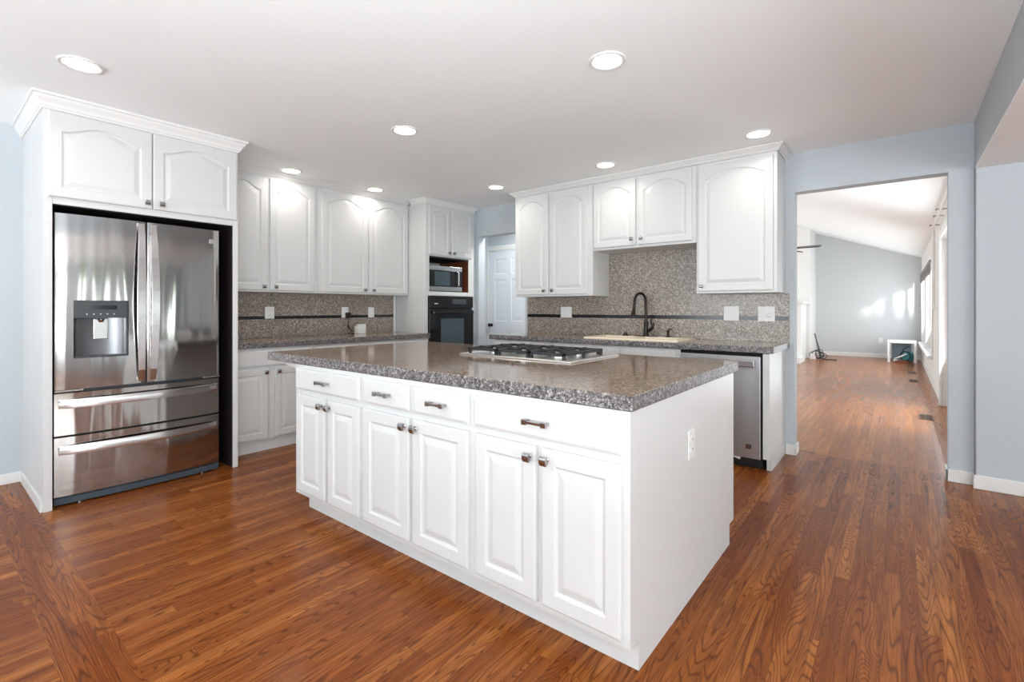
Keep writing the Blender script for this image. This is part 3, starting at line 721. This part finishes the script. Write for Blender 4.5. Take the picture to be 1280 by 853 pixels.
# sink counter with the sink cut-out
S0, S1, T0, T1 = -2.30, -1.46, 4.02, 4.34
x0, x1, y0, y1, za, zb = -3.41, -.694, 3.855, YB-.0005, .868, .914
m = MB(); m.box(x0, S0, y0, y1, za, zb); m.box(S1, x1, y0, y1, za, zb); m.box(S0, S1, y0, T0, za, zb); m.box(S0, S1, T1, y1, za, zb)
tag(m.build('countertop', gran_top, loc=(x0, y0, za)), 'brown granite counter under the back wall cabinets, holding the cream sink', 'countertop')
backsplash('backsplash', 'granite backsplash with black stripe behind the bronze faucet', [(-3.362, -.694, YB-.011, YB-.0005, .9145, 1.3165)], (-2, YB, .9145), [(-3.36, -.696, YB-.0135, YB-.0112, 1.094, 1.128)])
tag(MB().box(-2.313, -1.3285, YB-.011, YB-.0005, 1.3175, 1.7480).build('backsplash', gran_bs, loc=(-2, YB, 1.32)), 'tall granite panel of the backsplash between the upper cabinets above the faucet', 'backsplash')
r = root('kitchen_sink', 'cream double bowl drop-in sink in the back granite counter', 'sink', (-2.33, 3.985, .9145))
swd, sdp = .90, .455
m = MB(); e = .035
def lip(e, z): return [(e, e, z), (swd-e, e, z), (swd-e, sdp-e, z), (e, sdp-e, z)]
# rim ring with two bowls
m.rings([lip(0, 0), lip(.002, .008), lip(.010, .012), lip(.03, .012)], cap=False)
zr = .012
def q(xa, xb, ya, yb_, z=zr): m.add([(xa, ya, z), (xb, ya, z), (xb, yb_, z), (xa, yb_, z)], [(0, 1, 2, 3)])
bA = (.06, .43, .07, .335); bB = (.47, .84, .07, .335)
q(.03, swd-.03, .03, .07); q(.03, swd-.03, .335, sdp-.03); q(.03, .06, .07, .335); q(.43, .47, .07, .335); q(.84, .87, .07, .335)
m.build('rim', cream, r)
for b in (bA, bB):
    m = MB(); L = lambda e, z: [(b[0]+e, b[2]+e, z), (b[1]-e, b[2]+e, z), (b[1]-e, b[3]-e, z), (b[0]+e, b[3]-e, z)]
    m.rings([L(0, .012), L(.008, 0), L(.015, -.15), L(.03, -.165)], cap=False); m.add(L(.03, -.165), [(0, 1, 2, 3)]); bo = m.build('bowl', cream, r)
    MB().lathe(((b[0]+b[1])/2, (b[2]+b[3])/2, -.1645), [(.04, 0), (.04, .003), (.02, .002)], 16).build('drain', chrome, bo)
# faucet
r = root('kitchen_faucet', 'tall dark bronze gooseneck pull-down faucet behind the sink', 'faucet', (-1.875, 4.375, .927))
m = MB(); pts = [(.115*math.cos(a), .026*math.sin(a)) for a in [2*PI*k/28 for k in range(28)]]
m.prism(pts, 0, .006, 'z'); m.build('base_plate', bronze, r)
MB().lathe((0, 0, .0062), [(.027, 0), (.026, .012), (.021, .03), (.020, .11), (.022, .125), (.018, .14)], 18).build('body', bronze, r, smooth=True)
P = [(0, 0, .14), (0, 0, .25), (-.002, -.003, .33)]+[(-.030*(1-math.cos(a)), -.06*(1-math.cos(a))-.003, .33+.08*math.sin(a)) for a in [PI*k/9 for k in range(1, 10)]]+[(-.062, -.126, .28)]
sp_ = MB().tube(P, .0125, 12).build('spout', bronze, r, smooth=True)
MB().tube([(-.062, -.126, .28), (-.066, -.129, .25), (-.069, -.132, .225), (-.072, -.135, .195), (-.073, -.136, .185)], [.013, .014, .018, .025, .024], 14).build('spray_head', bronze, sp_, smooth=True)
lv = MB().tube([(.018, 0, .05), (.045, -.004, .065), (.065, -.006, .085), (.078, -.008, .115), (.082, -.008, .135)], [.017, .017, .014, .010, .006], 12).build('lever', bronze, r, smooth=True)
MB().tube([(.055, -.005, .105), (.052, -.008, .15), (.056, -.008, .175), (.052, -.008, .205)], [.006, .007, .005, .003], 10).build('lever_tip', bronze, lv, smooth=True)
r = root('soap_dispenser', 'small bronze soap pump right of the faucet', 'soap dispenser', (-1.665, 4.385, .927))
MB().lathe((0, 0, 0), [(.02, 0), (.019, .008), (.010, .012), (.010, .04), (.014, .05), (.012, .062)], 16).build('pump_body', bronze, r, smooth=True)
MB().tube([(0, 0, .055), (.015, -.012, .072), (.035, -.03, .080), (.045, -.04, .072)], [.009, .007, .006, .005], 10).build('nozzle', bronze, r, smooth=True)
tag(MB().lathe((0, 0, 0), [(.034, 0), (.033, .006), (.020, .010), (.019, .026), (.008, .032)], 18).build('sink_cap', bronze, smooth=True), 'low round bronze cap on the sink rim left of the faucet', 'sink cap').location = (-2.085, 4.375, .927)
outlet(-2.827, YB-.0137, 1.152, 0, 'white double switch plate left of the sink', 'switch', .140, .115)
outlet(-1.135, YB-.0137, 1.150, 0, 'square white outlet plate right of the sink, left of another plate', 'decor', .125, .125)
r = outlet(-.860, YB-.0137, 1.148, 0, 'square white plate with round dial at the right end of the splash', 'blank', .128, .125)
MB().lathe((.022, -.006, -.012), [(.021, 0), (.020, -.006), (.012, -.012)], 20, 'y').build('dial', plate, r, smooth=True)
MB().box(-.045, -.012, -.010, -.006, -.028, .030).build('rocker', plate, r, bevel=.001)

# upper cabinets on the sink wall
UY = 4.139; ub = YB-.0005-UY
r = root('upper_cabinet', 'white upper cabinet with two arched doors left of the sink', 'cabinet', (-3.272, UY, 1.317))
MB().box(0, .957, 0, ub, 0, 1.085).build('body', paint, r, bevel=.0015)
for a, b, k in ((-3.262, -2.832, -2.872), (-2.808, -2.362, -2.770)): add_door(r, a+3.272, b+3.272, .018, 1.068, -.070, k+3.272, .062, fw=.056)
r = root('upper_cabinet', 'short white upper cabinet with two arched doors above the faucet', 'cabinet', (-2.3135, UY, 1.749))
MB().box(0, .985, 0, ub, 0, .653).build('body', paint, r, bevel=.0015)
for a, b, k in ((-2.300, -1.868, -1.900), (-1.842, -1.362, -1.806)): add_door(r, a+2.3135, b+2.3135, .022, .634, -.070, k+2.3135, .080, fw=.052)
r = root('upper_cabinet', 'white upper cabinet with one wide arched door at the right end', 'cabinet', (-1.327, UY, 1.3175))
MB().box(0, .605, 0, ub, 0, 1.085).build('body', paint, r, bevel=.0015)
add_door(r, .018, .580, .018, 1.060, -.060, .050, .058, fw=.056)
crown('crown_moulding', 'white crown moulding above the upper cabinets on the sink wall', [(-3.272, YB-.001), (-3.272, UY), (-.722, UY), (-.722, YB-.001)], [(-1, 0), (-1, -1), (1, -1), (1, 0)], CZ0, CZ1, .052, (-2, UY, CZ0))

# ---------------------------------------------------------------- hall door with six panels
DY = 5.30
d = root('door_1', 'pale white six panel door in the hallway recess with a dark knob', 'door', (-4.70, DY, 0)); del d['label'], d['category']; d['kind'] = 'structure'
def six_panel(x0, x1, z0, z1, yf, th=.035):
    m = MB(); m.box(x0, x1, yf+.004, yf+th, z0, z1)
    w = x1-x0; cols = [(x0+.105, x0+w/2-.045), (x0+w/2+.045, x1-.105)]; rows = [(z0+.20, z0+.82), (z0+1.0, z0+1.60), (z0+1.68, z0+1.90)]
    xs = sorted({x0, x1}|{a for c in cols for a in c}); zs = sorted({z0, z1}|{a for c in rows for a in c})
    for i in range(len(xs)-1):
        for j in range(len(zs)-1):
            a, b, c, e = xs[i], xs[i+1], zs[j], zs[j+1]
            if (a, b) in cols and (c, e) in rows:
                L = lambda q, y: [(a+q, y, c+q), (b-q, y, c+q), (b-q, y, e-q), (a+q, y, e-q)]
                lo = [L(0, yf), L(.012, yf+.009), L(.022, yf+.009), L(.045, yf+.002)]
                k = len(m.v); m.v += [p for l in lo for p in l]
                for t in range(3):
                    for s in range(4): m.f.append((k+t*4+s, k+t*4+(s+1) % 4, k+(t+1)*4+(s+1) % 4, k+(t+1)*4+s))
                m.f.append((k+12, k+13, k+14, k+15))
            else: m.add([(a, yf, c), (b, yf, c), (b, yf, e), (a, yf, e)], [(0, 1, 2, 3)])
    for (a, b) in ((x0, 0), (x1, 0)): m.add([(a, yf, z0), (a, yf, z1), (a, yf+.01, z1), (a, yf+.01, z0)], [(0, 1, 2, 3)])
    return m
structure(six_panel(0, .735, .01, 2.03, .02).build('door_panel', doorw, d))
m = MB(); m.box(-.075, 0, -.0, .018, 0, 2.10); m.box(.735, .81, -.0, .018, 0, 2.10); m.box(0, .735, -.0, .018, 2.035, 2.10)
structure(m.build('door_casing', trimw, d, bevel=.004))
structure(MB().lathe((.045, .02, .95), [(.026, 0), (.026, -.006), (.010, -.012), (.010, -.035), (.024, -.044), (.027, -.056), (.018, -.066)], 18, 'y').build('door_knob', bronze, d, smooth=True))

# ---------------------------------------------------------------- recessed lights
def downlight(label):
    r = root('recessed_downlight', label, 'ceiling light', (0, 0, 0), 0, 'recessed ceiling lights in the kitchen')
    m = MB(); prof = [(.092, 0), (.092, -.004), (.088, -.008), (.078, -.008), (.072, -.003), (.070, 0)]
    loops = [[(a*math.cos(2*PI*k/36), a*math.sin(2*PI*k/36), h-.0006) for k in range(36)] for a, h in prof]
    m.rings(loops, cap=False); m.build('trim_ring', trimw, r, smooth=True)
    MB().lathe((0, 0, -.0006), [(.0705, 0), (.0705, -.0025), (.05, -.0035), (.001, -.004)], 32).build('lens', bulb, r, smooth=True)
    return r
LP = [(-3.282, .542, 'round recessed ceiling light nearest the refrigerator surround, far left', 1.0),
      (-1.152, 2.206, 'large round recessed ceiling light above the middle of the island', 1.0),
      (-2.72, 2.178, 'round recessed ceiling light above the left end of the island', 1.0),
      (-.785, 3.81, 'round recessed ceiling light in front of the wide single upper door', 1.0),
      (-2.00, 3.80, 'round recessed ceiling light above the sink', 1.0),
      (-3.255, 3.789, 'round recessed ceiling light by the hallway opening', 1.0),
      (-4.325, 2.168, 'round recessed ceiling light close over the left upper doors near the refrigerator', 1.0),
      (-4.317, 3.065, 'round recessed ceiling light close over the left upper doors near the ovens', 1.0)]
first = None
for i, (x, y, lab, s) in enumerate(LP):
    o = downlight(lab) if i == 0 else copy_tree(first)
    if i == 0: first = o
    o.location = (x, y, H); o['label'] = lab
for i, (x, y, lab, s) in enumerate(LP):
    l = bpy.data.lights.new('downlight_lamp', 'AREA'); l.shape = 'DISK'; l.size = .13; l.energy = 1.3 if x < -4 else 1.5; l.color = (1, .95, .87); l.spread = math.radians(150)
    lo_ = bpy.data.objects.new('downlight_lamp', l); COL.objects.link(lo_); lo_.location = (x, y, H-.012)

# ---------------------------------------------------------------- floor registers
def register(label):
    r = root('floor_register', label, 'floor vent', (0, 0, 0), 0, 'brown floor vents along the living room windows')
    m = MB(); m.box(-.06, .06, -.16, -.148, .0003, .005); m.box(-.06, .06, .148, .16, .0003, .005); m.box(-.06, -.048, -.148, .148, .0003, .005); m.box(.048, .06, -.148, .148, .0003, .005)
    m.build('frame', ventm, r)
    m = MB()
    for k in range(12): y = -.138+k*.0245; m.box(-.048, .048, y, y+.010, .0003, .0045)
    m.box(-.003, .003, -.148, .148, .0003, .0046)
    m.build('grille', ventm, r); MB().box(-.048, .048, -.148, .148, .0002, .001).build('duct_shadow', black, r)
    return r
first = None
for i, (x, y, lab) in enumerate(((.235, 6.95, 'brown floor vent nearest the wide opening'), (.20, 10.3, 'brown floor vent second from the wide opening'), (.19, 11.6, 'brown floor vent third from the wide opening'), (.20, 12.95, 'brown floor vent closest to the white side table'))):
    o = register(lab) if i == 0 else copy_tree(first)
    if i == 0: first = o
    o.location = (x, y, 0); o['label'] = lab

# ---------------------------------------------------------------- living room things
r = root('side_table', 'white square legged side table against the far living room wall', 'side table', (.06, 13.85, 0))
tw = .25
MB().box(-tw, tw, -.25, .25, .425, .475).build('tabletop', trimw, r, bevel=.003)
for sx in (-1, 1):
    for sy in (-1, 1):
        a = sx*(tw-.0225); b = sy*(.25-.0225); MB().box(a-.022, a+.022, b-.022, b+.022, 0, .4245).build('leg', trimw, r, bevel=.002)
r = root('vacuum_cleaner', 'teal canister vacuum with dark coiled hose under the white side table', 'vacuum cleaner', (.10, 13.88, 0))
m = MB(); 
m.rings([[(.07+rx*math.cos(2*PI*k/20), ry*math.sin(2*PI*k/20), z) for k in range(20)] for rx, ry, z in ((.06, .09, .012), (.10, .13, .04), (.11, .14, .12), (.09, .12, .20), (.04, .06, .24))])
m.build('canister', teal, r, smooth=True)
m = MB(); m.tube([(.02+.085*math.cos(a), -.155, .14+.10*math.sin(a)) for a in [2*PI*k/24*1.0 for k in range(25)]], .010, 8); m.build('hose', black, r, smooth=True)
m = MB(); m.tube([(-.04, -.150, .17), (-.02, -.150, .28), (.05, -.150, .34), (.10, -.150, .345)], .010, 8); m.build('hose', black, r, smooth=True)
MB().tube([(-.17, -.175, .07), (-.05, -.175, .13), (.04, -.175, .19)], .016, 10).build('wand', plate, r, smooth=True)
MB().box(-.19, -.11, -.20, -.10, .001, .05).build('nozzle', trimw, r, bevel=.01)
tag(MB().box(-.15, .20, -.02, .02, .0, .40).build('box_lid', mat('pale_blue_card', (.24, .32, .40), .6), loc=(0, 0, 0)), 'pale blue board leaning under the side table behind the vacuum', 'board').location = (.03, 14.12, .001)
tag(MB().prism([(-.14, 0), (.12, 0), (.15, .03), (.05, .05), (-.10, .045)], -.025, .025, 'y').build('cloth', mat('rust_cloth', (.20, .07, .045), .9), loc=(0, 0, 0)), 'rust brown cloth on the floor under the side table', 'cloth').location = (.05, 13.55, .001)
# tangle of cables by the chimney corner
r = root('cable_tangle', 'tangle of black cables with a leaning stick at the far room corner', 'cables', (-1.50, 13.3, 0))
MB().tube([(-.05, .12, .60), (-.01, .08, .44), (.04, .02, .26), (.08, 0, .04)], [.014, .014, .02, .02], 8).build('stick', dgrey, r, smooth=True)
m = MB(); random.seed(3)
for k in range(4):
    cx, cy = random.uniform(-.03, .12), random.uniform(-.06, .03); ra, rb = random.uniform(.07, .14), random.uniform(.06, .12)
    m.tube([(cx+ra*math.cos(a), cy+.05*math.sin(a+k), .018+rb*(1+math.sin(a))) for a in [2*PI*i/18 for i in range(19)]], .008, 6)
m.tube([(.10, 0, .015), (.2, -.03, .012), (.30, 0, .012), (.40, -.04, .012)], .010, 6)
m.build('cable', black, r, smooth=True)
MB().prism([(-.12, 0), (.0, 0), (-.02, .10), (-.09, .13)], -.12, -.02, 'y').build('connector_box', plate, r, bevel=.006)
# fireplace surround left of the opening
r = root('fireplace_surround', 'white mantel and fireplace front at the left edge of the far room', 'fireplace', (-2.75, 13.49, 0))
m = MB(); m.box(-.5, -.3, -.80, 0, 0, 1.30); m.box(.75, 1.02, -.80, 0, 0, 1.30); m.box(-.3, .75, -.80, 0, .9, 1.30); m.box(-.3, .75, -.10, 0, 0, .9); m.build('surround', trimw, r, bevel=.004)
MB().box(-.58, 1.08, -.88, 0, 1.302, 1.36).build('mantel_shelf', trimw, r, bevel=.008)
MB().box(-.58, 1.10, -1.6, -.805, 0, .13).build('hearth', trimw, r, bevel=.005)
# outlet on the far wall
outlet(-.33, FY-.0005, .42, 0, 'small beige outlet on the far living room wall beside the side table', 'decor', .08, .12)
# ceiling fan
r = root('ceiling_fan', 'dark bladed ceiling fan hanging in the living room', 'ceiling fan', (-1.60, 9.0, 2.14))
MB().lathe((0, 0, 0), [(.04, -.05), (.09, -.02), (.11, .03), (.10, .08), (.04, .10)], 20).build('motor', bronze, r, smooth=True)
MB().tube([(0, 0, .10), (0, 0, vz(-1.60)-2.14-.002)], .013, 10).build('down_rod', bronze, r, smooth=True)
for k in range(5):
    a = -.12+k*2*PI/5; c, s = math.cos(a), math.sin(a); m = MB()
    pts = [(.10, -.03), (.20, -.06), (.62, -.07), (.66, -.05), (.66, .05), (.62, .07), (.20, .06), (.10, .03)]
    lo = [[(x*c-y*s, x*s+y*c, .03+z+y*.28) for x, y in pts] for z in (0, .014)]
    m.rings(lo); m.build('blade', bronze, r)
